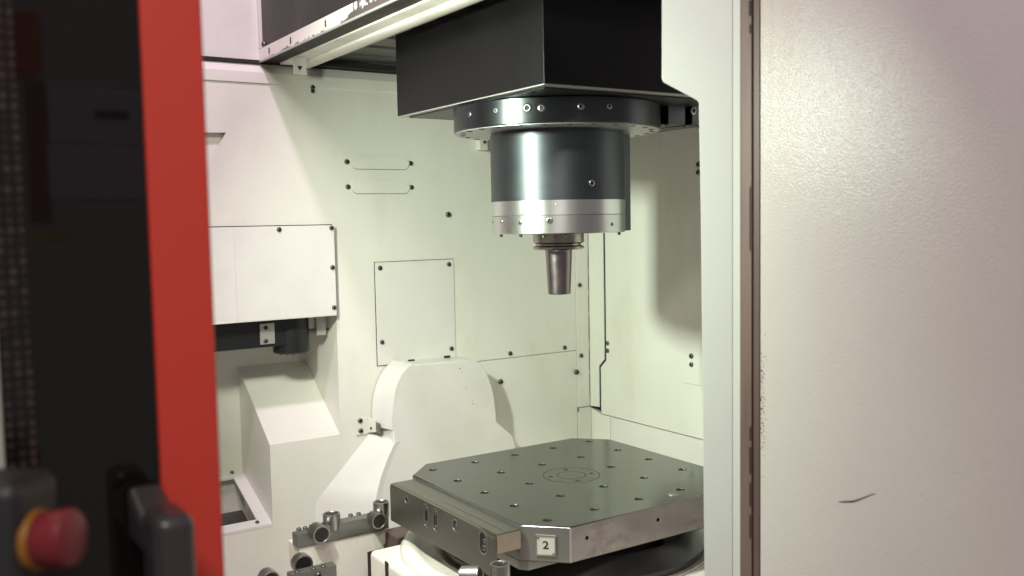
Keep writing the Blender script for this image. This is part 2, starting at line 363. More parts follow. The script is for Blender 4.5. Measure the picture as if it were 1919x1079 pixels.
# access plate and slot covers on the wall
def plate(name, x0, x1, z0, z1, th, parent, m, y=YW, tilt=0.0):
    box('edge_shade', (x0-0.0014, y-th*0.55, z0-0.0016), (x1+0.0004, y+0.001, z1+0.0014), M['black'], parent, 0)  # added dark sheet: draws the shaded gap line round the plate
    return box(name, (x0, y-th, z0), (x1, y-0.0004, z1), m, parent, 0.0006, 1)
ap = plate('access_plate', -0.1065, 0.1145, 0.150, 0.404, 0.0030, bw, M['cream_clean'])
screws([P(712, 502, 'y', YW-.003), P(841, 495, 'y', YW-.003), P(716, 641, 'y', YW-.003), P(846, 653, 'y', YW-.003)], (0, -1, 0), bw)
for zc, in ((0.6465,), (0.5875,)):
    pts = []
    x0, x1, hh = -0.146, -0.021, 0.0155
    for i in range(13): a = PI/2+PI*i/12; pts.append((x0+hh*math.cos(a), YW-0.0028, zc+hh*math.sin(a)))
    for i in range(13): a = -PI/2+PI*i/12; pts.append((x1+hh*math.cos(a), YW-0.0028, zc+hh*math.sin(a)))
    prism('slot_shade', [(x+0.0007, YW-0.0008, z-0.0011) for x, y, z in pts], (0, 0.0006, 0), M['seal_dark'], bw, 0)  # added dark copy, shifted down and right as the cover's painted shadow line
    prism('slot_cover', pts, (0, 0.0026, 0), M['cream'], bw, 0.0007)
screws([P(*q, 'y', YW) for q in [(650, 303), (769, 306), (652, 350), (771, 351), (956, 662), (1058, 651)]], (0, -1, 0), bw)
screws([P(*q, 'y', YW) for q in [(840, 402), (938, 715)]], (0, -1, 0), bw, 1.25)
screws([P(586, 163, 'y', YW-.004)], (0, -1, 0), bw, 0.9)
box('drip_stain', P(583, 163, 'y', YW-.0055), P(589, 174, 'y', YW-.0042), M['grime'], bw, 0)
# small bracket beside the spindle flange
q0, q1 = P(900, 281, 'y', YW-0.02), P(914, 257, 'y', YW-0.02)
box('bracket', (q0.x, YW-0.02, q0.z), (q1.x, YW-0.0003, q1.z), M['cream'], bw, 0.001)
screws([P(908, 266, 'y', YW-0.02)], (0, -1, 0), bw, 0.7)
# corner guard between the walls
cg = [(0.508, YW-0.003, -0.031), (0.551, YW-0.003, -0.031), (0.551, YW-0.003, 0.90), (0.508, YW-0.003, 0.90)]
prism('corner_guard', cg, (0, 0.014, 0), M['cream'], bw, 0.0006)
gz = [(0.5505, 0.645, -0.031), (0.5505, 0.605, -0.028), (0.5505, 0.605, 0.0874), (0.5505, 0.580, 0.110), (0.5505, 0.580, 0.90), (0.5505, 0.645, 0.90)]
prism('corner_guard_wing', gz, (0.012, 0, 0), M['cream'], bw, 0.0006)
gap = [(0.5532, 0.645, -0.036), (0.5532, 0.6022, -0.033), (0.5532, 0.6022, 0.0858), (0.5532, 0.5772, 0.108), (0.5532, 0.5772, 0.90), (0.5532, 0.645, 0.90)]
prism('guard_gap', gap, (0.006, 0, 0), M['black'], bw, 0)
for za, zb in ((0.30, 0.345), (0.24, 0.285), (0.16, 0.225), (0.075, 0.135), (0.0, 0.06), (0.36, 0.40)):
    box('guard_slit', (0.5492, 0.6452, za), (0.5503, 0.6468, zb), M['seal'], bw, 0)
screws([P(*q, 'y', YW-.003) for q in [(1086, 534), (1089, 666)]], (0, -1, 0), bw)
q0, q1 = P(1079, 708, 'y', YW-.004), P(1088, 686, 'y', YW-.004)
box('guard_tab', (q0.x, YW-0.0055, q0.z), (q1.x, YW-0.0032, q1.z), M['cream'], bw, 0.0004)
screws([P(1080.5, 697, 'y', YW-.0055)], (0, -1, 0), bw, 1.2)
box('corner_foot', (0.5085, YW-0.004, -0.5), (0.5535, YW+0.006, -0.0335), M['cream'], bw, 0.0005)
screws([P(1113, 795, 'y', YW-.004)], (0, -1, 0), bw, 0.9)

for px, py, w_, h_ in ((1119, 768, 7, 5), (1121, 776, 3, 9), (1146, 784, 5, 2), (1084, 768, 2, 8)):
    a_, b_ = P(px-w_/2, py+h_/2, 'y', YW-0.0047), P(px+w_/2, py-h_/2, 'y', YW-0.0047)
    box('grime_mark', (a_.x, YW-0.0048, a_.z), (b_.x, YW-0.0043, b_.z), M['seal_dark'], bw, 0)
# ---- side wall at the right
sw = struct(link(None, 'side_wall'))
prism('sheet', [(XW, 0.6005, -0.0465), (XW, 0.6005, 0.0850), (XW, 0.5755, 0.1075), (XW, 0.5755, 0.95), (XW, -0.6, 0.95), (XW, -0.6, -0.0465)], (0.012, 0, 0), M['cream'], sw, 0.0006)
prism('foot_sheet', [(XW+.001, 0.5605, -0.5), (XW+.001, 0.5605, -0.0495), (XW+.001, -0.6, -0.0495), (XW+.001, -0.6, -0.5)], (0.012, 0, 0), M['cream_clean'], sw, 0.0006)
prism('corner_strip', [(XW+.001, 0.648, -0.5), (XW+.001, 0.648, -0.037), (XW+.001, 0.6, -0.0495), (XW+.001, 0.5625, -0.0495), (XW+.001, 0.5625, -0.5)], (0.012, 0, 0), M['cream'], sw, 0.0004)
box('joint_backing', (XW+0.0135, -0.6, -0.5), (XW+0.016, 0.65, 0.95), M['black'], sw, 0)
screws([P(*q, 'x', XW) for q in [(1139, 643), (1139, 657), (1309, 308), (1309, 323)]], (-1, 0, 0), sw, 1.05)
screws([P(*q, 'x', XW-.0036) for q in [(1296, 667), (1296, 683)]], (-1, 0, 0), sw, 1.05)
# a low pressed pad beside the post
q0, q1 = P(1283, 717, 'x', XW), P(1283, 652, 'x', XW)
prism('pressed_pad', [(XW-0.0035, q0.y, q0.z), (XW-0.0035, q0.y, q1.z), (XW-0.0035, 0.05, q1.z), (XW-0.0035, 0.05, q0.z)], (0.0032, 0, 0), M['cream'], sw, 0.0015)
# ---- left side of the work area, behind the door
struct(box('left_wall', (-0.985, -0.70, -0.52), (-0.975, 0.66, 0.84), M['cream'], None, 0))
# ---- floor of the work area
struct(box('machine_floor', (-1.0, -0.55, -0.52), (0.6, 0.66, -0.5), M['cream'], None, 0))

# ================================================================== ROOF EDGE
XE, ZR = -0.3735, 0.868
rf = thing('roof_frame', 'dark windowed roof edge with worn cream rim and cream rails, above the back wall', 'roof')
prism('worn_rim', [(XE, 0.664, ZR), (XE, 0.664, 0.8965), (XE, -0.40, 0.8965), (XE, -0.40, ZR)], (0.010, 0, 0), M['worn'], rf, 0.0006)
box('side_window', (XE+0.004, -0.40, 0.8967), (XE+0.008, 0.640, 1.35), M['smoke'], rf, 0)
box('window_post', (XE-0.001, 0.6405, 0.8967), (XE+0.010, 0.664, 1.35), M['cream_clean'], rf, 0.001)
put(SCREW, 'screw', (XE+0.0035, 0.628, 0.9035), (-1, 0, 0), rf, 1.2)
box('seal_strip', (XE+0.0005, -0.40, ZR-0.001), (-0.3315, 0.660, ZR+0.004), M['roofdark'], rf, 0.0008)
box('seal_lip', (XE-0.0015, -0.40, ZR-0.0022), (XE+0.0022, 0.655, ZR+0.0018), M['plate'], rf, 0.0006)
for y in (0.585, 0.452, 0.262):
    box('chip_mark', (XE-0.0016, y-0.0016, 0.876), (XE-0.0003, y+0.0022, 0.889), M['grime'], rf, 0.0004)
box('flat_rail', (-0.3310, -0.40, ZR-0.004), (-0.2985, 0.640, ZR+0.006), M['cream_cast'], rf, 0.001)
bm = bmesh.new()
b_prism(bm, [(-0.2965+0.019*(1-math.cos(a)) + 0.0, 0.640, ZR-0.006-0.0042*math.sin(a)) for a in [PI*i/12 for i in range(13)]] + [(-0.2585, 0.640, ZR+0.006), (-0.2965, 0.640, ZR+0.006)], (0, -1.04, 0))
finish(bm, 'round_rail', M['cream_cast'], rf, 40)
for k in range(9):       # overlapping slats of the roof shutter
    y1 = 0.643-0.105*k; z = 0.882+0.0005*k
    prism('slat', [(-0.2575, y1, z+0.012), (-0.2575, y1-0.004, z+0.001), (-0.2575, y1-0.086, z), (-0.2575, y1-0.102, z+0.012)], (1.0, 0, 0), M['slat'], rf, 0)
    box('slat_gap', (-0.257, y1-0.1035, z+0.0055), (0.55, y1-0.088, z+0.013), M['black'], rf, 0)
box('front_seal', (-0.30, 0.628, ZR-0.002), (0.55, 0.645, ZR+0.013), M['black'], rf, 0.001)
# hanging tab with its black pointer
YT = 0.530
q0, q1 = P(551, 138, 'y', YT), P(574, 111, 'y', YT)
tb = box('pointer_tab', (q0.x, YT, q0.z), (q1.x, YT+0.004, ZR-0.0045), M['cream_clean'], rf, 0.0006)
c = P(562, 127, 'y', YT-0.0005)
prism('pointer_mark', [(c.x-0.0062, YT-0.0006, c.z+0.004), (c.x+0.0062, YT-0.0006, c.z+0.004), (c.x, YT-0.0006, c.z-0.006)], (0, 0.0006, 0), M['ink'], tb, 0)

# ================================================================== SPINDLE HEAD
SX, SY = 0.0, 0.031
sh = thing('spindle_head', 'dark spindle head of square box, bolted flange and round housing above the pallet', 'spindle')
RB = 0.130
box('head_box', (-0.2015, -0.2130, 0.7195), (0.245, 0.3140, 1.30), M['gunmetal'], sh, 0.0022, 2)
prism('collar_plate', [(-0.186, -0.19, 0.719), (0.235, -0.19, 0.719), (0.235, 0.29, 0.719), (-0.186, 0.29, 0.719)], (0, 0, -0.0045), M['blackpaint'], sh, 0.001)
fl = lathe('flange', [(0, 0.7145), (0.1975, 0.7145), (0.1995, 0.7125), (0.1995, 0.6700), (0.1975, 0.668), (0, 0.668)], M['flange'], sh, 128, Matrix.Translation((SX, SY, 0)))
lathe('under_plate', [(0, 0.6681), (0.1965, 0.6681), (0.1965, 0.6672), (0, 0.6672)], M['plate'], fl, 96, Matrix.Translation((SX, SY, 0)))
box('box_underside', (-0.1985, -0.2100, 0.7180), (0.242, 0.3110, 0.7196), M['plate'], sh, 0)
for (px, py, s) in [(880, 214, .80), (929, 207, .75), (988, 202, 1.30), (1015, 202, 1.08), (1089, 199, .95), (1142, 199, .78)]:
    q = PC(px, py, SX, SY, 0.1995); put(PORT, 'bolt_port', q, (q.x-SX, q.y-SY, 0), fl, s)
for i in range(26):      # bolts on the flange's under face
    a = 2*PI*i/26+0.1
    lathe('bolt', [(0, 0.0012), (0.0045, 0.0012), (0.0056, 0.0), (0, -0.0005)], M['screw'], fl, 12, frame((SX+0.183*math.cos(a), SY+0.183*math.sin(a), 0.6672), (0, 0, -1)))
hs = lathe('housing', [(0, 0.669), (RB-0.002, 0.669), (RB-0.002, 0.664), (RB, 0.662), (RB, 0.5365), (0, 0.5365)], M['housing'], sh, 128, Matrix.Translation((SX, SY, 0)))
q = PC(1109, 343, SX, SY, RB); put(PORT, 'bolt_port', q, (q.x-SX, q.y-SY, 0), hs, 0.95)
n1 = lathe('nose_ring', [(0, 0.5364), (RB+0.0003, 0.5364), (RB+0.0003, 0.5095), (RB-0.0006, 0.5090), (0, 0.5090)], M['nose'], sh, 128, Matrix.Translation((SX, SY, 0)))
n2 = lathe('nose_ring', [(0, 0.5088), (RB-0.0006, 0.5088), (RB+0.0003, 0.5083), (RB+0.0003, 0.4762), (RB-0.0020, 0.4745), (0, 0.4745)], M['nose2'], sh, 128, Matrix.Translation((SX, SY, 0)))
for (px, py, s) in [(940, 415, .55), (975, 417, .72), (1030, 413, 1.0), (1147, 420, .62), (924, 416, .5), (979, 401, .3), (1043, 383, .25)]:
    q = PC(px, py, SX, SY, RB+0.0003); put(PORT, 'bolt_port', q, (q.x-SX, q.y-SY, 0), n2, s)
for a in (3.45, 3.85, 4.2, 5.6, 2.9):
    lathe('nozzle', [(0, 0.4748), (0.0030, 0.4748), (0.0030, 0.4690), (0, 0.4690)], M['screw'], n2, 12, Matrix.Translation((SX+0.118*math.cos(a), SY+0.118*math.sin(a), 0)))
# backing slab that shows as a dark strip beyond the housing's right edge
q = P(1176, 340, 'y', SY-0.02)
box('backing_slab', (SX+0.02, SY-0.03, 0.476), (q.x, SY+0.10, 0.668), M['housing'], sh, 0.002)
# blocks behind the flange at the right
box('clamp_block', (0.1690, -0.10, 0.6800), (0.2145, 0.06, 0.7190), M['flange'], sh, 0.002)
box('clamp_block', (0.2265, -0.105, 0.6800), (0.275, 0.06, 0.7190), M['flange'], sh, 0.002)
box('block_backing', (0.2140, -0.085, 0.6820), (0.2270, 0.05, 0.7185), M['gunmetal'], sh, 0.001)
put(PORT, 'bolt_port', P(1299, 207, 'y', -0.105), (0, -1, 0), sh, 1.3)
for x in (0.175, 0.222, 0.262): put(SCREW, 'bolt', (x, -0.09, 0.680), (0, 0, -1), sh, 0.8)

# ================================================================== TOOL HOLDER
th = thing('tool_holder', 'brownish steel tool holder with grooved flange and tapered nose, held in the spindle', 'tool')
mt = Matrix.Translation((SX, SY, 0))
lathe('grip_flange', [(0, 0.478), (0.0495, 0.478), (0.0500, 0.4735), (0.0500, 0.4565), (0.0440, 0.4535), (0.0440, 0.4510), (0.0500, 0.4480), (0.0500, 0.4450), (0.0470, 0.4425), (0, 0.4425)], M['toolflange'], th, 96, mt)
lathe('taper_nose', [(0, 0.443), (0.0285, 0.443), (0.0262, 0.4395), (0.0258, 0.4365), (0.0260, 0.4330), (0.0222, 0.3565), (0.0212, 0.3550), (0.0080, 0.3550), (0.0080, 0.375), (0, 0.375)], M['tool'], th, 72, mt)

# ================================================================== PALLET
pl = thing('pallet', 'square grey steel pallet with clipped corners, rows of holes and a number plate', 'pallet')
H, CH = 0.2515, 0.0615
octo = [(-H+CH, -H), (H-CH, -H), (H, -H+CH), (H, H-CH), (H-CH, H), (-H+CH, H), (-H, H-CH), (-H, -H+CH)]
bm = bmesh.new()
b_prism(bm, [(x, y, 0.0) for x, y in octo], (0, 0, -0.0615))
bmesh.ops.recalc_face_normals(bm, faces=bm.faces)
bmesh.ops.bevel(bm, geom=list(bm.edges), offset=0.0019, segments=1, affect='EDGES', profile=0.5)
pp = finish(bm, 'plate', M['pallet'], pl, 30, [M['pallet'], M['black'], M['screw'], M['rough_steel'], M['pallet_side']])
cut = bmesh.new()
def cyl(bmx, x, y, r, z0, z1, n=24):
    b_lathe(bmx, [(0, z1), (r, z1), (r, z0), (0, z0)], n, Matrix.Translation((x, y, 0)), [1, 1, 1])
def hole(bmx, x, y, r1, r2, d1, d2):
    b_lathe(bmx, [(0, 0.01), (r1, 0.01), (r1, -0.0002), (r2, -d1), (r2, -d2), (0, -d2)], 24, Matrix.Translation((x, y, 0)), [0, 0, 0, 2, 1])
holes = [(0.1*i, 0.1*j) for i in range(-2, 3) for j in range(-2, 3) if (i, j) != (0, 0)]
for x, y in holes: hole(cut, x, y, 0.0086, 0.0074, 0.0010, 0.034)
for k in range(4):
    a = PI/4+PI/2*k+0.42
    hole(cut, 0.042*math.cos(a), 0.042*math.sin(a), 0.0054, 0.0050, 0.0005, 0.02)
    a += PI/4
    hole(cut, 0.045*math.cos(a), 0.045*math.sin(a), 0.0022, 0.0020, 0.0002, 0.012)
hole(cut, 0, 0, 0.0022, 0.002, 0.0002, 0.01)
for r in (0.0555, 0.0275):
    bmr = cut
    n = 64; R0, R1 = r-0.0007, r+0.0007
    rings = []
    for (rr, z) in ((R0, 0.01), (R1, 0.01), (R1, -0.0022), (R0, -0.0022)):
        rings.append([bmr.verts.new((rr*math.cos(2*PI*i/n), rr*math.sin(2*PI*i/n), z)) for i in range(n)])
    for k in range(4):
        A, B = rings[k], rings[(k+1) % 4]
        for i in range(n): bmr.faces.new((A[i], B[i], B[(i+1) % n], A[(i+1) % n]))
# holes in the front side
for px, py, r in [(1100, 1008, 0.0036), (1233, 974, 0.0036)]:
    q = P(px, py, 'y', -H)
    b_lathe(cut, [(0, -0.01), (r, -0.01), (r, 0.02), (0, 0.02)], 18, frame(q, (0, 1, 0)), [0, 1, 1])
co = finish(cut, 'cutter', M['black'], None, None, [M['pallet'], M['black'], M['screw'], M['rough_steel'], M['pallet_side']])
md = pp.modifiers.new('b', 'BOOLEAN'); md.operation = 'DIFFERENCE'; md.solver = 'EXACT'; md.object = co
dg = bpy.context.evaluated_depsgraph_get()
nm = bpy.data.meshes.new_from_object(pp.evaluated_get(dg)); pp.modifiers.clear(); pp.data = nm
wn = pp.modifiers.new('weighted_normals', 'WEIGHTED_NORMAL'); wn.keep_sharp = True
bpy.data.objects.remove(co)
for p in nm.polygons:
    p.use_smooth = True
    if abs(p.normal.z) < 0.3 and p.area > 1e-4: p.material_index = 4
    if p.normal.y < -0.9 and p.center.y < -H+0.002: p.material_index = 3
nm.set_sharp_from_angle(angle=math.radians(30))
# front skirt with its stains, feet, plug
lathe('plug', [(0, 0.0004), (0.0098, 0.0004), (0.0102, -0.0002), (0, -0.001)], M['steel'], pl, 28, Matrix.Translation(P(1261, 926, 'z', 0)))
cn = Vector((-1, -1, 0)).normalized(); c0 = Vector((-H+CH/2, -H+CH/2, 0))
fb = PN(991, 1060, c0, cn)
prism('foot', [(-H+0.0005, -H+CH+0.002, -0.0605), (fb.x, fb.y, -0.0605), (fb.x+0.095, fb.y, -0.0605), (fb.x+0.095, -0.12, -0.0605), (-H+0.0005, -0.12, -0.0605)], (0, 0, -0.0165), M['rail'], pl, 0.0012)
for px, py in ((1110, 1050), (1255, 1012)):
    q = P(px, py, 'y', -0.20)
    prism('locating_foot', [(q.x-0.012, -0.20, -0.061), (q.x+0.012, -0.20, -0.061), (q.x+0.017, -0.20, -0.082), (q.x-0.017, -0.20, -0.082)], (0, 0.03, 0), M['steel'], pl, 0.001)
box('cross_bar', (-0.175, -0.185, -0.0755), (0.23, -0.165, -0.0612), M['barsteel'], pl, 0.001)
# guide rail on the left side of the pallet
rl = box('guide_rail', (-0.2990, -0.1985, -0.0330), (-0.2522, 0.1800, -0.0050), M['rail'], pl, 0.0014)
YN, YF = -0.1990, 0.1815
rp = []
for y, z in [(YF, -0.012), (YF-0.004, -0.0052), (YN+0.045, -0.0052), (YN+0.020, -0.0100), (YN, -0.0100), (YN, -0.0770), (YN+0.072, -0.0770), (YF, -0.0790)]:
    rp.append((-0.3055, y, z))
rfp = prism('rail_face', rp, (0.006, 0, 0), M['rail'], pl, 0.0008)
prism('rail_end', [(-0.2990, YN-0.0004, -0.0075), (-0.2535, YN-0.0004, -0.0075), (-0.2535, YN-0.0004, -0.0370), (-0.2990, YN-0.0004, -0.0370)], (0, 0.0008, 0), M['railend'], pl, 0)
box('rail_groove', (-0.2800, -0.195, -0.0049), (-0.2788, 0.02, -0.0044), M['steel'], rl, 0)
def slot(px0, py0, px1, py1, r, parent, deep=True):
    a = P(px0, py0, 'x', -0.3057); b = P(px1, py1, 'x', -0.3057)
    y = (a.y+b.y)/2; z0, z1 = min(a.z, b.z)+r, max(a.z, b.z)-r
    def ringp(rr, x):
        pts = []
        for i in range(11): t = PI*i/10; pts.append((x, y+rr*math.cos(t), z1+rr*math.sin(t)))
        for i in range(11): t = PI+PI*i/10; pts.append((x, y+rr*math.cos(t), z0+rr*math.sin(t)))
        return pts
    bm = bmesh.new()
    A = [bm.verts.new(p) for p in ringp(r, -0.3056)]; B = [bm.verts.new(p) for p in ringp(r*0.80, -0.3066)]; C = [bm.verts.new(p) for p in ringp(r*0.72, -0.3058)]
    n = len(A)
    for X, Y2 in ((A, B), (B, C)):
        for i in range(n): bm.faces.new((X[i], X[(i+1) % n], Y2[(i+1) % n], Y2[i]))
    f = bm.faces.new(C); f.material_index = 1
    o = finish(bm, 'slot', None, parent, 40, [M['barsteel'], M['disc']])
    return y, z0, z1
for a in [(799, 944, 799, 988, .0088), (816, 952, 816, 996, .0088)]:
    y, z0, z1 = slot(*a, rfp)
    for z in (z0, z1): put(PORT, 'bolt_port', (-0.3060, y, z), (-1, 0, 0), rfp, 0.62)
slot(853, 972, 853, 996, .0092, rfp); slot(762, 928, 762, 944, .0075, rfp)
put(PORT, 'bolt_port', P(854, 986, 'x', -.306), (-1, 0, 0), rfp, 0.6)
y, z0, z1 = slot(905, 993, 905, 1040, .0135, rfp)
put(PORT, 'bolt_port', (-0.3062, y-0.003, z0), (-1, 0, 0), rfp, 0.75); put(PORT, 'bolt_port', (-0.3062, y-0.004, z1-0.004), (-1, 0, 0), rfp, 0.6)
# number plate on the clipped corner
cn = Vector((-1, -1, 0)).normalized(); c0 = Vector((-H+CH/2, -H+CH/2, 0))
cc = PN(1023, 1021.5, c0, cn)
tx = Vector((1, -1, 0)).normalized()
def onp(u, v, d): return cc + tx*u + Vector((0, 0, v)) + cn*d
s = 0.0172
npl = prism('number_plate', [onp(-s, -s, 0.0), onp(s, -s, 0.0), onp(s, s, 0.0), onp(-s, s, 0.0)], cn*0.0016, M['numplate'], pl, 0.0005)
for (a, b, c_, d_) in ((-s, -s, s, -s+.0022), (-s, s-.0022, s, s), (-s, -s+.0022, -s+.0022, s-.0022), (s-.0022, -s+.0022, s, s-.0022)):
    prism('plate_rim', [onp(a, b, 0.0012), onp(c_, b, 0.0012), onp(c_, d_, 0.0012), onp(a, d_, 0.0012)], cn*0.0016, M['steel'], npl, 0.0005)
for u, v in ((-s*.74, s*.74), (s*.74, -s*.74)):
    put(screw_mesh('rivet', 0.0021, 0.0016, [M['port'], M['port']]), 'rivet', onp(u, v, 0.0016), cn, npl)
fc = bpy.data.curves.new('two', 'FONT'); fc.body = '2'; fc.size = 0.0185; fc.align_x = 'CENTER'; fc.align_y = 'CENTER'; fc.offset = 0.0004; fc.extrude = 0.0001
fo = bpy.data.objects.new('two', fc); COL.objects.link(fo)
dg = bpy.context.evaluated_depsgraph_get(); dg.update()
tm = bpy.data.meshes.new_from_object(fo.evaluated_get(dg)); bpy.data.objects.remove(fo)
tm.materials.clear(); tm.materials.append(M['ink'])
to = link(tm, 'numeral', npl); to['label'] = 'black numeral 2'
R3 = Matrix((tx*1.15, Vector((0, 0, 1)), cn)).transposed()
to.matrix_world = Matrix.Translation(onp(0.0, 0, 0.0018)) @ R3.to_4x4()

# ================================================================== ROTARY TABLE
rt = thing('rotary_table', 'cream rotary table body with black disc and steel ring beneath the pallet', 'machine table')
lathe('black_disc', [(0, -0.0800), (0.235, -0.0800), (0.262, -0.112), (0.262, -0.125), (0, -0.125)], M['disc'], rt, 96)
lathe('steel_ring', [(0.255, -0.1245), (0.2705, -0.1245), (0.2720, -0.1265), (0.2720, -0.1420), (0.255, -0.1420)], M['rough_steel'], rt, 96)
bm = bmesh.new()
b_lathe(bm, [(0, -0.1290), (0.276, -0.1290), (0.290, -0.1285), (0.300, -0.1250), (0.310, -0.1190), (0.320, -0.1180), (0.330, -0.1215), (0.338, -0.130), (0.340, -0.45), (0, -0.45)], 96)
finish(bm, 'round_body', M['cream_cast'], rt, 50)
box('table_body', (-0.352, -0.36, -0.50), (0.38, 0.1850, -0.1300), M['cream_cast'], rt, 0.010, 4)
q = P(725, 1062, 'x', -0.352)
box('body_slot', (-0.3535, q.y-0.007, -0.30), (-0.3515, q.y+0.006, q.z+0.010), M['grime'], rt, 0.0008)
box('grime_gap', (-0.3535, 0.1845, -0.48), (-0.20, 0.190, -0.134), M['grime'], rt, 0.001)
q0, q1 = P(728, 1003, 'y', 0.24), P(792, 997, 'y', 0.24)
box('dark_gap', (q0.x, 0.20, -0.20), (q1.x, 0.27, q0.z+0.004), M['seal_dark'], rt, 0.004)

# ================================================================== TRUNNION COVER (round-topped hump on the back wall)
YH = 0.57
tc = thing('trunnion_cover', 'round-topped cream cover with flared skirt standing against the back wall', 'machine cover')
front = [(738, 827), (735.7, 793.7), (739, 753), (742, 733), (747.5, 716), (754, 703), (762, 693.6), (768, 688), (775, 683.6), (790, 681.5), (825, 679), (870, 674.5), (885, 673.5), (899.5, 679), (909, 691), (916, 705), (925.5, 734), (928.5, 757), (931, 790), (961, 816), (968, 840)]
F = [P(x, y, 'y', YH) for x, y in front]
F = F + [Vector((0.2465, YH, -0.40)), Vector((-0.165, YH, -0.40)), P(702, 950, 'y', YH), P(706, 920, 'y', YH), P(714, 890, 'y', YH), P(727, 853, 'y', YH)]
bm = bmesh.new()
b_prism(bm, F, (0, YW-YH-0.0005, 0))
fe = [e for e in bm.edges if all(abs(v.co.y-YH) < 1e-5 for v in e.verts)]
bmesh.ops.recalc_face_normals(bm, faces=bm.faces)
bmesh.ops.bevel(bm, geom=fe, offset=0.004, segments=3, affect='EDGES', profile=0.5, clamp_overlap=True)
finish(bm, 'cover_body', M['cream_clean'], tc, 40)
# flared skirt at the left
top_b = P(692, 813, 'y', YW); mid_b = P(592, 940, 'y', YW); low_b = P(588, 975, 'y', YW)
fr_e = [P(741, 828, 'y', YH-0.002), P(729, 853, 'y', YH-0.002), P(715, 890, 'y', YH-0.002), P(707, 920, 'y', YH-0.002), P(703, 950, 'y', YH-0.002), Vector((-0.166, YH-0.002, -0.40))]
bk_e = [top_b, top_b.lerp(mid_b, 0.22), top_b.lerp(mid_b, 0.5), top_b.lerp(mid_b, 0.78), mid_b, Vector((low_b.x-0.012, YW, -0.40))]
bm = bmesh.new()
va = [bm.verts.new(p) for p in fr_e]; vb = [bm.verts.new(p) for p in bk_e]
ia = [bm.verts.new(p+Vector((0.03, 0.004, 0))) for p in fr_e]; ib = [bm.verts.new(p+Vector((0.03, 0, 0))) for p in bk_e]
for i in range(5):
    bm.faces.new((va[i], va[i+1], vb[i+1], vb[i])); bm.faces.new((va[i], ia[i], ia[i+1], va[i+1]))
bm.faces.new((va[0], vb[0], ib[0], ia[0]))
finish(bm, 'skirt', M['cream_clean'], tc, 20)
# rim along the arch, held clear of the face, with small dark slots
arch_b = [(699, 798), (699, 771), (701, 742), (705, 728), (709, 716), (715, 702), (723, 690), (731, 681), (740, 675)]
q = [P(x, y, 'y', YW-0.004) for x, y in arch_b]
q2 = [P(x, y, 'y', YH) for x, y in [(737, 806), (736, 790), (739, 753), (742, 733), (747.5, 716), (754, 703), (762, 693.6), (768, 688), (775, 683.6)]]
bm = bmesh.new()
off = Vector((-0.0022, 0, 0.0010))
a = [bm.verts.new(p+off) for p in q]; b = [bm.verts.new(p+off) for p in q2]
a2 = [bm.verts.new(p+Vector((0.004, 0, -0.002))) for p in q]; b2 = [bm.verts.new(p+Vector((0.004, 0, -0.002))) for p in q2]
n = len(a)
for i in range(n-1):
    bm.faces.new((a[i], a[i+1], b[i+1], b[i])); bm.faces.new((a2[i], b2[i], b2[i+1], a2[i+1])); bm.faces.new((b[i], b[i+1], b2[i+1], b2[i]))
bm.faces.new((a[0], b[0], b2[0], a2[0]))
finish(bm, 'arch_band', M['cream_clean'], tc, 30)
# dark notch and steel tag under the band, bracket on the wall
xt = P(703, 800, 'y', YW-0.02).x
q0, q1 = P(703, 812, 'y', 0.632), P(717, 790, 'y', 0.632)
tg_ = P(709, 801, 'x', -0.1235)
box('steel_tag', (-0.1260, tg_.y-0.012, tg_.z-0.014), (-0.1235, tg_.y+0.012, tg_.z+0.012), M['barsteel'], tc, 0.0004)
sl = P(738, 752, 'y', YH+0.010)
box('dark_slot', (sl.x-0.0045, YH+0.006, sl.z-0.006), (sl.x+0.001, YH+0.011, sl.z+0.006), M['grime'], tc, 0)
for px, py in ((771, 673), (838, 664.5)):
    t_ = P(px, py, 'y', 0.63); box('dark_slot', (t_.x-0.008, 0.628, 0.150), (t_.x+0.008, 0.633, 0.1592), M['grime'], tc, 0)
for px, py, r in [(862, 691, .0016), (866, 697, .001), (873, 726, .0012), (886, 750, .001), (886, 757, .0012)]:
    t_ = P(px, py, 'y', YH); lathe('speck', [(0, 0.0004), (r, 0.0004), (r, -0.0002)], M['grime'], tc, 8, frame(t_, (0, -1, 0)))
q0, q1 = P(668, 816, 'y', YW-.004), P(686, 782, 'y', YW-.004)
br = box('bracket', (q0.x, YW-0.004, q0.z), (q1.x+0.004, YW-0.0004, q1.z), M['cream'], tc, 0.0008)
prism('bracket_arm', [(q1.x+0.0035, YW-0.004, q0.z+0.003), (q1.x+0.0035, YW-0.004, q1.z), (-0.1265, YW-0.024, q1.z-0.006), (-0.1265, YW-0.024, q0.z+0.006)], (0.004, 0.003, 0), M['cream'], tc, 0.0005)
screws([P(675, 788, 'y', YW-.004), P(676, 807, 'y', YW-.004)], (0, -1, 0), br, 1.0)
put(SCREW, 'screw', P(695, 802, 'y', YW-.014), (-0.4, -1, 0), br, 0.45)

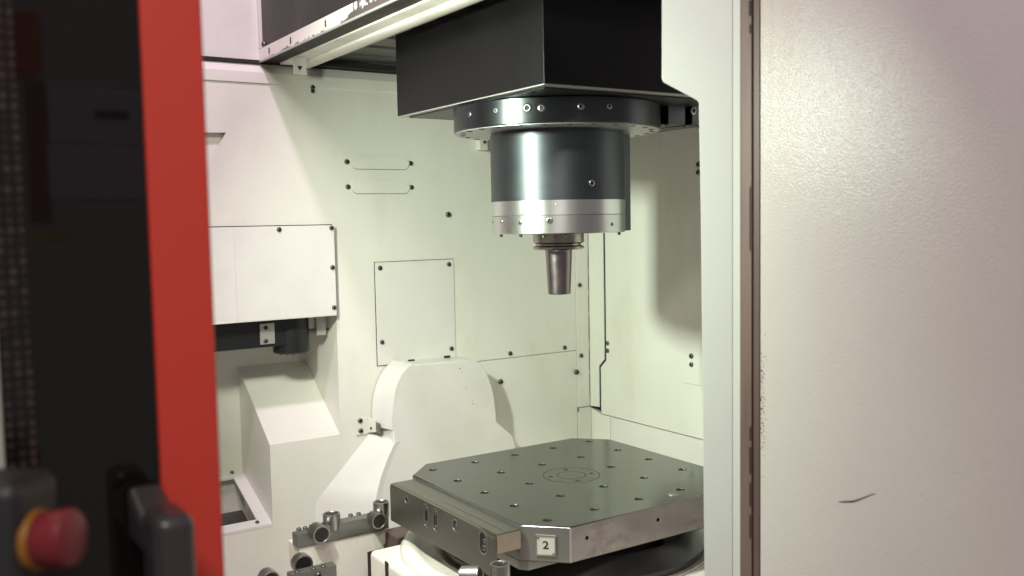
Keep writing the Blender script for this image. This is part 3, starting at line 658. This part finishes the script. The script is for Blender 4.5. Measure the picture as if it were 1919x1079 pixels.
# ================================================================== TOOL CHANGER COVER AND ARM
cv = thing('tool_changer_cover', 'white sheet cover box with edge screws on the back wall beside the red door', 'machine cover')
YC = 0.628
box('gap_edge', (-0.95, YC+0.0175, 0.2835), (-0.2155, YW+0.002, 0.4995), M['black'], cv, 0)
prism('front_sheet', [(-0.2175, YC, 0.2850), (-0.2175, YC, 0.4975), (-0.4545, YC, 0.4975), (-0.4545, YC, 0.2850)], (0, 0.006, 0), M['cream_clean'], cv, 0.0012)
prism('side_sheet', [(-0.4548, YC+0.0002, 0.2850), (-0.4548, YC+0.0002, 0.4975), (-0.62, YC+0.010, 0.4975), (-0.62, YC+0.010, 0.2850)], (0, 0.006, 0), M['cream_clean'], cv, 0)
box('under_sheet', (-0.95, YC+0.001, 0.2838), (-0.2176, YB-0.05, 0.2862), M['cream'], cv, 0)
screws([P(*q, 'y', YC) for q in [(523, 430), (621, 427), (623, 501), (626, 576)]], (0, -1, 0), cv, 0.95)

am = thing('tool_changer', 'black tool changer beam and motor drum under the white cover, in the wall recess', 'tool changer')
q = P(545, 630, 'y', 0.72)
mz0 = P(545, 662, 'y', 0.70).z
lathe('motor_drum', [(0, 0.2835), (0.041, 0.2835), (0.043, 0.2815), (0.043, mz0+0.003), (0.040, mz0), (0, mz0)], M['blackpaint'], am, 48, Matrix.Translation((q.x, 0.72, 0)))
box('arm_beam', (-0.95, 0.685, P(420, 658, 'y', 0.685).z), (q.x-0.01, 0.75, 0.2830), M['blackpaint'], am, 0.003)
a0, a1 = P(488, 646, 'y', 0.680), P(514, 605, 'y', 0.680)
cp = box('clamp_plate', (a0.x, 0.679, a0.z), (a1.x, 0.6845, a1.z), M['plate'], am, 0.0012)
screws([P(498, 614, 'y', 0.679), P(498, 639, 'y', 0.679)], (0, -1, 0), cp, 0.85)
for k in range(6):
    t_ = 3.6+k*0.45; put(SCREW, 'screw', (q.x+0.034*math.cos(t_), 0.72+0.034*math.sin(t_), mz0), (0, 0, -1), am, 0.6)
# latch block with its pin
a0, a1 = P(591, 628, 'y', 0.705), P(607, 594, 'y', 0.705)
lb = thing('latch_block', 'small steel latch block with a black pin hanging right of the motor', 'latch')
box('block', (a0.x, 0.695, a0.z), (a1.x, 0.712, 0.2836), M['plate'], lb, 0.001)
pn = P(600, 619, 'y', 0.70)
lathe('pin', [(0, -0.030), (0.0058, -0.030), (0.0058, -0.008), (0.0036, -0.008), (0.0036, 0.028), (0, 0.028)], M['screw'], lb, 16, frame((pn.x, 0.7035, pn.z), (1, 0, 0)))

# ================================================================== ROLLER BARS
def roller(px, py, ax, val, r, l, axis, parent, c=None):
    c = c or P(px, py, ax, val)
    o = lathe('roller', [(0, 0.0), (0.0035, 0.0), (0.0035, -0.0008), (r*0.80, -0.0008), (r*0.84, 0.0004), (r*0.96, 0.0004), (r, -0.001), (r, -l), (0, -l)], None, parent, 36, frame(c, axis), 30, [M['steel'], M['dark_face']], [1, 1, 1, 0, 0, 0, 0, 0])
    return o
YBAR = 0.250
rb = thing('roller_bar', 'grey steel bar with four rollers on a cream pedestal left of the pallet', 'roller bar')
bl = P(557, 1030, 'y', YBAR); brr = P(729, 985, 'y', YBAR); ztop = P(728, 943, 'y', YBAR).z
zb = -0.1195
box('bar', (bl.x+0.036, YBAR, zb), (brr.x, YBAR+0.030, -0.0885), M['barsteel'], rb, 0.0012)
box('bar_step', (bl.x, YBAR, zb), (bl.x+0.037, YBAR+0.026, -0.0940), M['barsteel'], rb, 0.0012)
roller(603, 1002, 'y', YBAR-0.022, 0.0175, 0.030, (0, -1, 0), rb)
roller(711, 977, 'y', YBAR-0.020, 0.0160, 0.028, (0, -1, 0), rb)
c1 = P(621, 962, 'y', YBAR+0.014); roller(0, 0, 0, 0, 0.0170, 0.030, (0, 0, 1), rb, Vector((c1.x, YBAR+0.014, c1.z)))
c1 = P(714, 940, 'y', YBAR+0.014); roller(0, 0, 0, 0, 0.0165, 0.030, (0, 0, 1), rb, Vector((c1.x, YBAR+0.014, c1.z)))
for px, py in ((657, 966), (672, 963), (560, 992), (572, 990)):
    t_ = P(px, py, 'z', -0.0885 if px > 600 else -0.0940); put(SCREW, 'screw', t_, (0, 0, 1), rb, 0.8)
pd = thing('bar_pedestal', 'cream cast pedestal under the grey roller bar', 'pedestal')
bx0 = P(560, 1040, 'y', YBAR+0.004).x; bx1 = P(724, 1010, 'y', YBAR+0.004).x
bm = bmesh.new()
b_prism(bm, [(bx0, YBAR+0.003, zb-0.0006), (bx1, YBAR+0.003, zb-0.0006), (bx1, YBAR+0.003, -0.150), (bx1-0.03, YBAR+0.003, -0.175), (bx1-0.03, YBAR+0.003, -0.46), (bx0+0.03, YBAR+0.003, -0.46), (bx0+0.012, YBAR+0.003, -0.180), (bx0, YBAR+0.003, -0.165)], (0, 0.06, 0))
bmesh.ops.recalc_face_normals(bm, faces=bm.faces)
bmesh.ops.bevel(bm, geom=list(bm.edges), offset=0.004, segments=3, affect='EDGES', profile=0.5)
finish(bm, 'casting', M['cream_cast'], pd, 40)
# lower bar nearer the camera
rb2 = thing('roller_bar', 'short grey steel block with a roller behind it at the bottom edge of the picture', 'roller bar')
Y2 = 0.10
u0, u1 = P(545, 1068, 'y', Y2), P(631, 1062, 'y', Y2)
zt2 = P(588, 1068, 'y', Y2).z
box('bar', (u0.x, Y2, zt2-0.06), (u1.x, Y2+0.022, zt2), M['barsteel'], rb2, 0.0012)
roller(575, 1068, 'y', Y2+0.028, 0.0180, 0.020, (0, -1, 0), rb2, Vector((P(575, 1068, 'y', Y2+0.03).x, Y2+0.044, zt2-0.004)))
for px, py in ((557, 1072), (606, 1062), (588, 1066)):
    put(SCREW, 'screw', P(px, py, 'z', zt2), (0, 0, 1), rb2, 0.75)
t_ = P(597, 1078, 'y', Y2); put(SCREW, 'screw', t_, (0, -1, 0), rb2, 1.0)
rb3 = thing('guide_roller', 'dark steel roller lying at the bottom edge left of the short steel block', 'roller')
roller(508, 1088, 'y', 0.11, 0.0165, 0.024, (0, -1, 0), rb3)
rb4 = thing('guide_roller', 'bright upright steel roller under the near end of the pallet rail', 'roller')
cz = P(937, 1056, 'y', -0.265)
roller(0, 0, 0, 0, 0.0155, 0.05, (0, 0, 1), rb4, cz)
rb5 = thing('guide_roller', 'bright steel roller lying on its side beside the upright roller', 'roller')
roller(900, 1078, 'y', -0.235, 0.0150, 0.03, (0.8, -1, 0.15), rb5)

# ================================================================== DOOR POST AND RIGHT-HAND PANEL
XP = -0.10
po = thing('door_post', 'pale painted door post with a notched upper corner and brown seal strips', 'door post')
pts = [(1240, -60), (1240, 147), (1243, 154), (1305, 187), (1309.5, 192), (1313, 400), (1320, 1079), (1321, 1160)]
PNM = Vector((-0.84, -0.54, 0)).normalized(); PPT = P(1373, 540, 'x', XP)
pp_ = [PN(x, y, PPT, PNM) for x, y in pts] + [PN(1372.6, 1160, PPT, PNM), PN(1372.6, -60, PPT, PNM)]
prism('post_face', pp_, PNM*-0.010, M['white'], po, 0.0012)
pts = [P(1373.6, 1160, 'x', XP), P(1373.6, -60, 'x', XP), P(1387, -60, 'x', XP+0.004), P(1387, 1160, 'x', XP+0.004)]
prism('post_edge', pts, (0.010, 0, 0), M['white'], po, 0)
def strip(name, x0, x1, xo, m, parent, th=0.006, bev=0.0008):
    return prism(name, [P(x0, 1160, 'x', xo), P(x0, -60, 'x', xo), P(x1, -60, 'x', xo), P(x1, 1160, 'x', xo)], (th, 0, 0), m, parent, bev)
strip('seal_strip', 1387.5, 1408, XP+0.003, M['seal'], po)
strip('seal_strip', 1412, 1423, XP+0.002, M['seal_dark'], po)
strip('seal_gap', 1386, 1425, XP+0.0105, M['black'], po, 0.002, 0)
for y0, y1, wd in [(800, 825, 3), (838, 888, 3), (904, 948, 2.6), (964, 1008, 2.6), (350, 470, 1.8), (0, 30, 4), (45, 62, 2.4)]:
    a_, b_ = P(1405.5-wd/2, y1, 'x', XP+0.0026), P(1405.5+wd/2, y0, 'x', XP+0.0026)
    box('tar_mark', (XP+0.0024, min(a_.y, b_.y), a_.z), (XP+0.0031, max(a_.y, b_.y), b_.z), M['grime'], po, 0)
TZ, TY = -3.0, 0.0
pa = thing('enclosure_panel', 'large grey-beige painted panel with glossy orange-peel sheen filling the right side', 'panel')
YE = P(1424.5, 540, 'x', XP).y
prism('panel_sheet', [(XP, YE, -0.3), (XP, YE, 1.2), (XP, -1.25, 1.2), (XP, -1.25, -0.3)], (0.012, 0, 0), M['panel'], pa, 0.0015)
TILT = Matrix.Translation((XP, YE, 0.4)) @ Matrix.Rotation(math.radians(TZ), 4, 'Z') @ Matrix.Rotation(math.radians(TY), 4, 'Y') @ Matrix.Translation((-XP, -YE, -0.4))
for o_ in pa.children: o_.data.transform(TILT)
pn_ = TILT.to_3x3() @ Vector((-1, 0, 0))
sp = [PN(x, y, (XP, YE, 0.4), pn_) for x, y in [(1572, 940), (1584, 940), (1598, 939.5), (1610, 936), (1622, 931), (1634, 926.5), (1641, 924.5)]]
wd = [0.0004, 0.0009, 0.0010, 0.0009, 0.0007, 0.0005, 0.0003]
bm = bmesh.new()
vt = [bm.verts.new(p+Vector((-0.0005, 0, w_))) for p, w_ in zip(sp, wd)]; vb_ = [bm.verts.new(p+Vector((-0.0005, 0, -w_))) for p, w_ in zip(sp, wd)]
for i in range(len(sp)-1): bm.faces.new((vt[i], vt[i+1], vb_[i+1], vb_[i]))
so = finish(bm, 'scratch_mark', M['ink'], pa)

# ================================================================== RED DOOR
YD = -0.78
dr = thing('sliding_door', 'sliding machine door with a wide red edge and dark smoked window at left', 'door')
xa, xb = -0.9405, -0.8990
box('red_edge', (xa, YD, -0.35), (xb, YD+0.035, 1.20), M['red'], dr, 0.0015)
box('edge_trim', (xb-0.0005, YD+0.004, -0.35), (xb+0.0012, YD+0.034, 1.20), M['seal'], dr, 0.0004)
box('window', (-1.0365, YD+0.004, -0.35), (xa-0.0002, YD+0.010, 1.20), M['glass'], dr, 0)
box('dotted_border', (-1.0355, YD+0.0030, -0.35), (-1.0180, YD+0.0038, 1.20), M['frit'], dr, 0)
hd = Vector((0, 0, 0))
# handle: a rounded upright grip on a sloping arm
bm = bmesh.new()
b_box(bm, (-0.9635, -0.862, 0.10), (-0.9378, -0.818, 0.3185), 0.009, 5)
hg = finish(bm, 'handle_grip', M['handle'], dr, 60)
prism('handle_arm', [(-0.9640, -0.850, 0.306), (-0.9640, -0.822, 0.308), (-0.9640, YD+0.001, 0.3220), (-0.9640, YD+0.001, 0.285), (-0.9640, -0.850, 0.285)], (0.024, 0, 0), M['handle'], dr, 0.005, 60, 3)
fp = thing('front_panel', 'pale strip of machine front seen left of the dark door window', 'panel')
q = P(14, 905, 'y', YD)
box('strip', (-1.20, YD+0.003, q.z), (-1.0370, YD+0.03, 1.2), M['panel'], fp, 0.001)

# ================================================================== PENDANT WITH STOP BUTTON
pe = thing('control_pendant', 'black control box with a red emergency stop button at the lower left', 'control box')
ec = P(66, 1012, 'y', -0.88); ax = (RT + UP*0.10 - FW*0.10).normalized()
fm = frame(ec, ax)
lathe('yellow_ring', [(0, 0.0), (0.0170, 0.0), (0.0174, 0.0025), (0.0166, 0.0050), (0, 0.0050)], M['yellow'], pe, 40, fm)
lathe('stop_button', [(0, 0.0048), (0.0150, 0.0048), (0.0156, 0.0070), (0.0166, 0.0195), (0.0158, 0.0225), (0.0120, 0.0246), (0, 0.0252)], M['estop_red'], pe, 40, fm)
bm = bmesh.new()
b_box(bm, (-0.034, -0.12, -0.16), (0.020, 0.036, -0.0005), 0.010, 4)
me_o = finish(bm, 'control_body', M['pendant'], pe, 50)
me_o.matrix_world = Matrix.Translation(ec) @ Matrix((( -FW).normalized(), UP, RT)).transposed().to_4x4()

# ================================================================== THINGS MIRRORED IN THE DOOR WINDOW
def mir(px, py, Y=-2.5): return P(px, py, 'y', 2*(YD+0.004)-Y)
def mbox(name, x0, y0, x1, y1, m, label, cat, dep=0.3):
    a_, b_ = mir(x0, y1), mir(x1, y0)
    return tag(box(name, (a_.x, -2.5-dep, a_.z), (b_.x, -2.5, b_.z), m, None, 0.004), label, cat)
mbox('storage_cabinet', 92, 273, 300, 375, M['boxwhite'], 'lower pale cabinet mirrored in the dark door window', 'cabinet')
up = mbox('storage_cabinet', 92, 175, 300, 267, M['boxwhite'], 'upper pale cabinet with dark lettering mirrored in the dark door window', 'cabinet')
a_, b_ = mir(178, 222), mir(240, 210); box('lettering', (a_.x, -2.5, a_.z), (b_.x, -2.497, b_.z), M['ink'], up, 0)
mbox('bin', 22, 20, 76, 130, M['boxorange'], 'orange bin mirrored at the top of the dark door window', 'bin', 0.15)

mbox('tape_strip', 66, 428, 130, 456, M['boxyellow'], 'yellow tape strip mirrored below the cabinets in the dark door window', 'tape', 0.01)
mbox('board', 58, 150, 84, 420, M['brown'], 'narrow brown board mirrored left of the cabinets in the dark door window', 'board', 0.02)
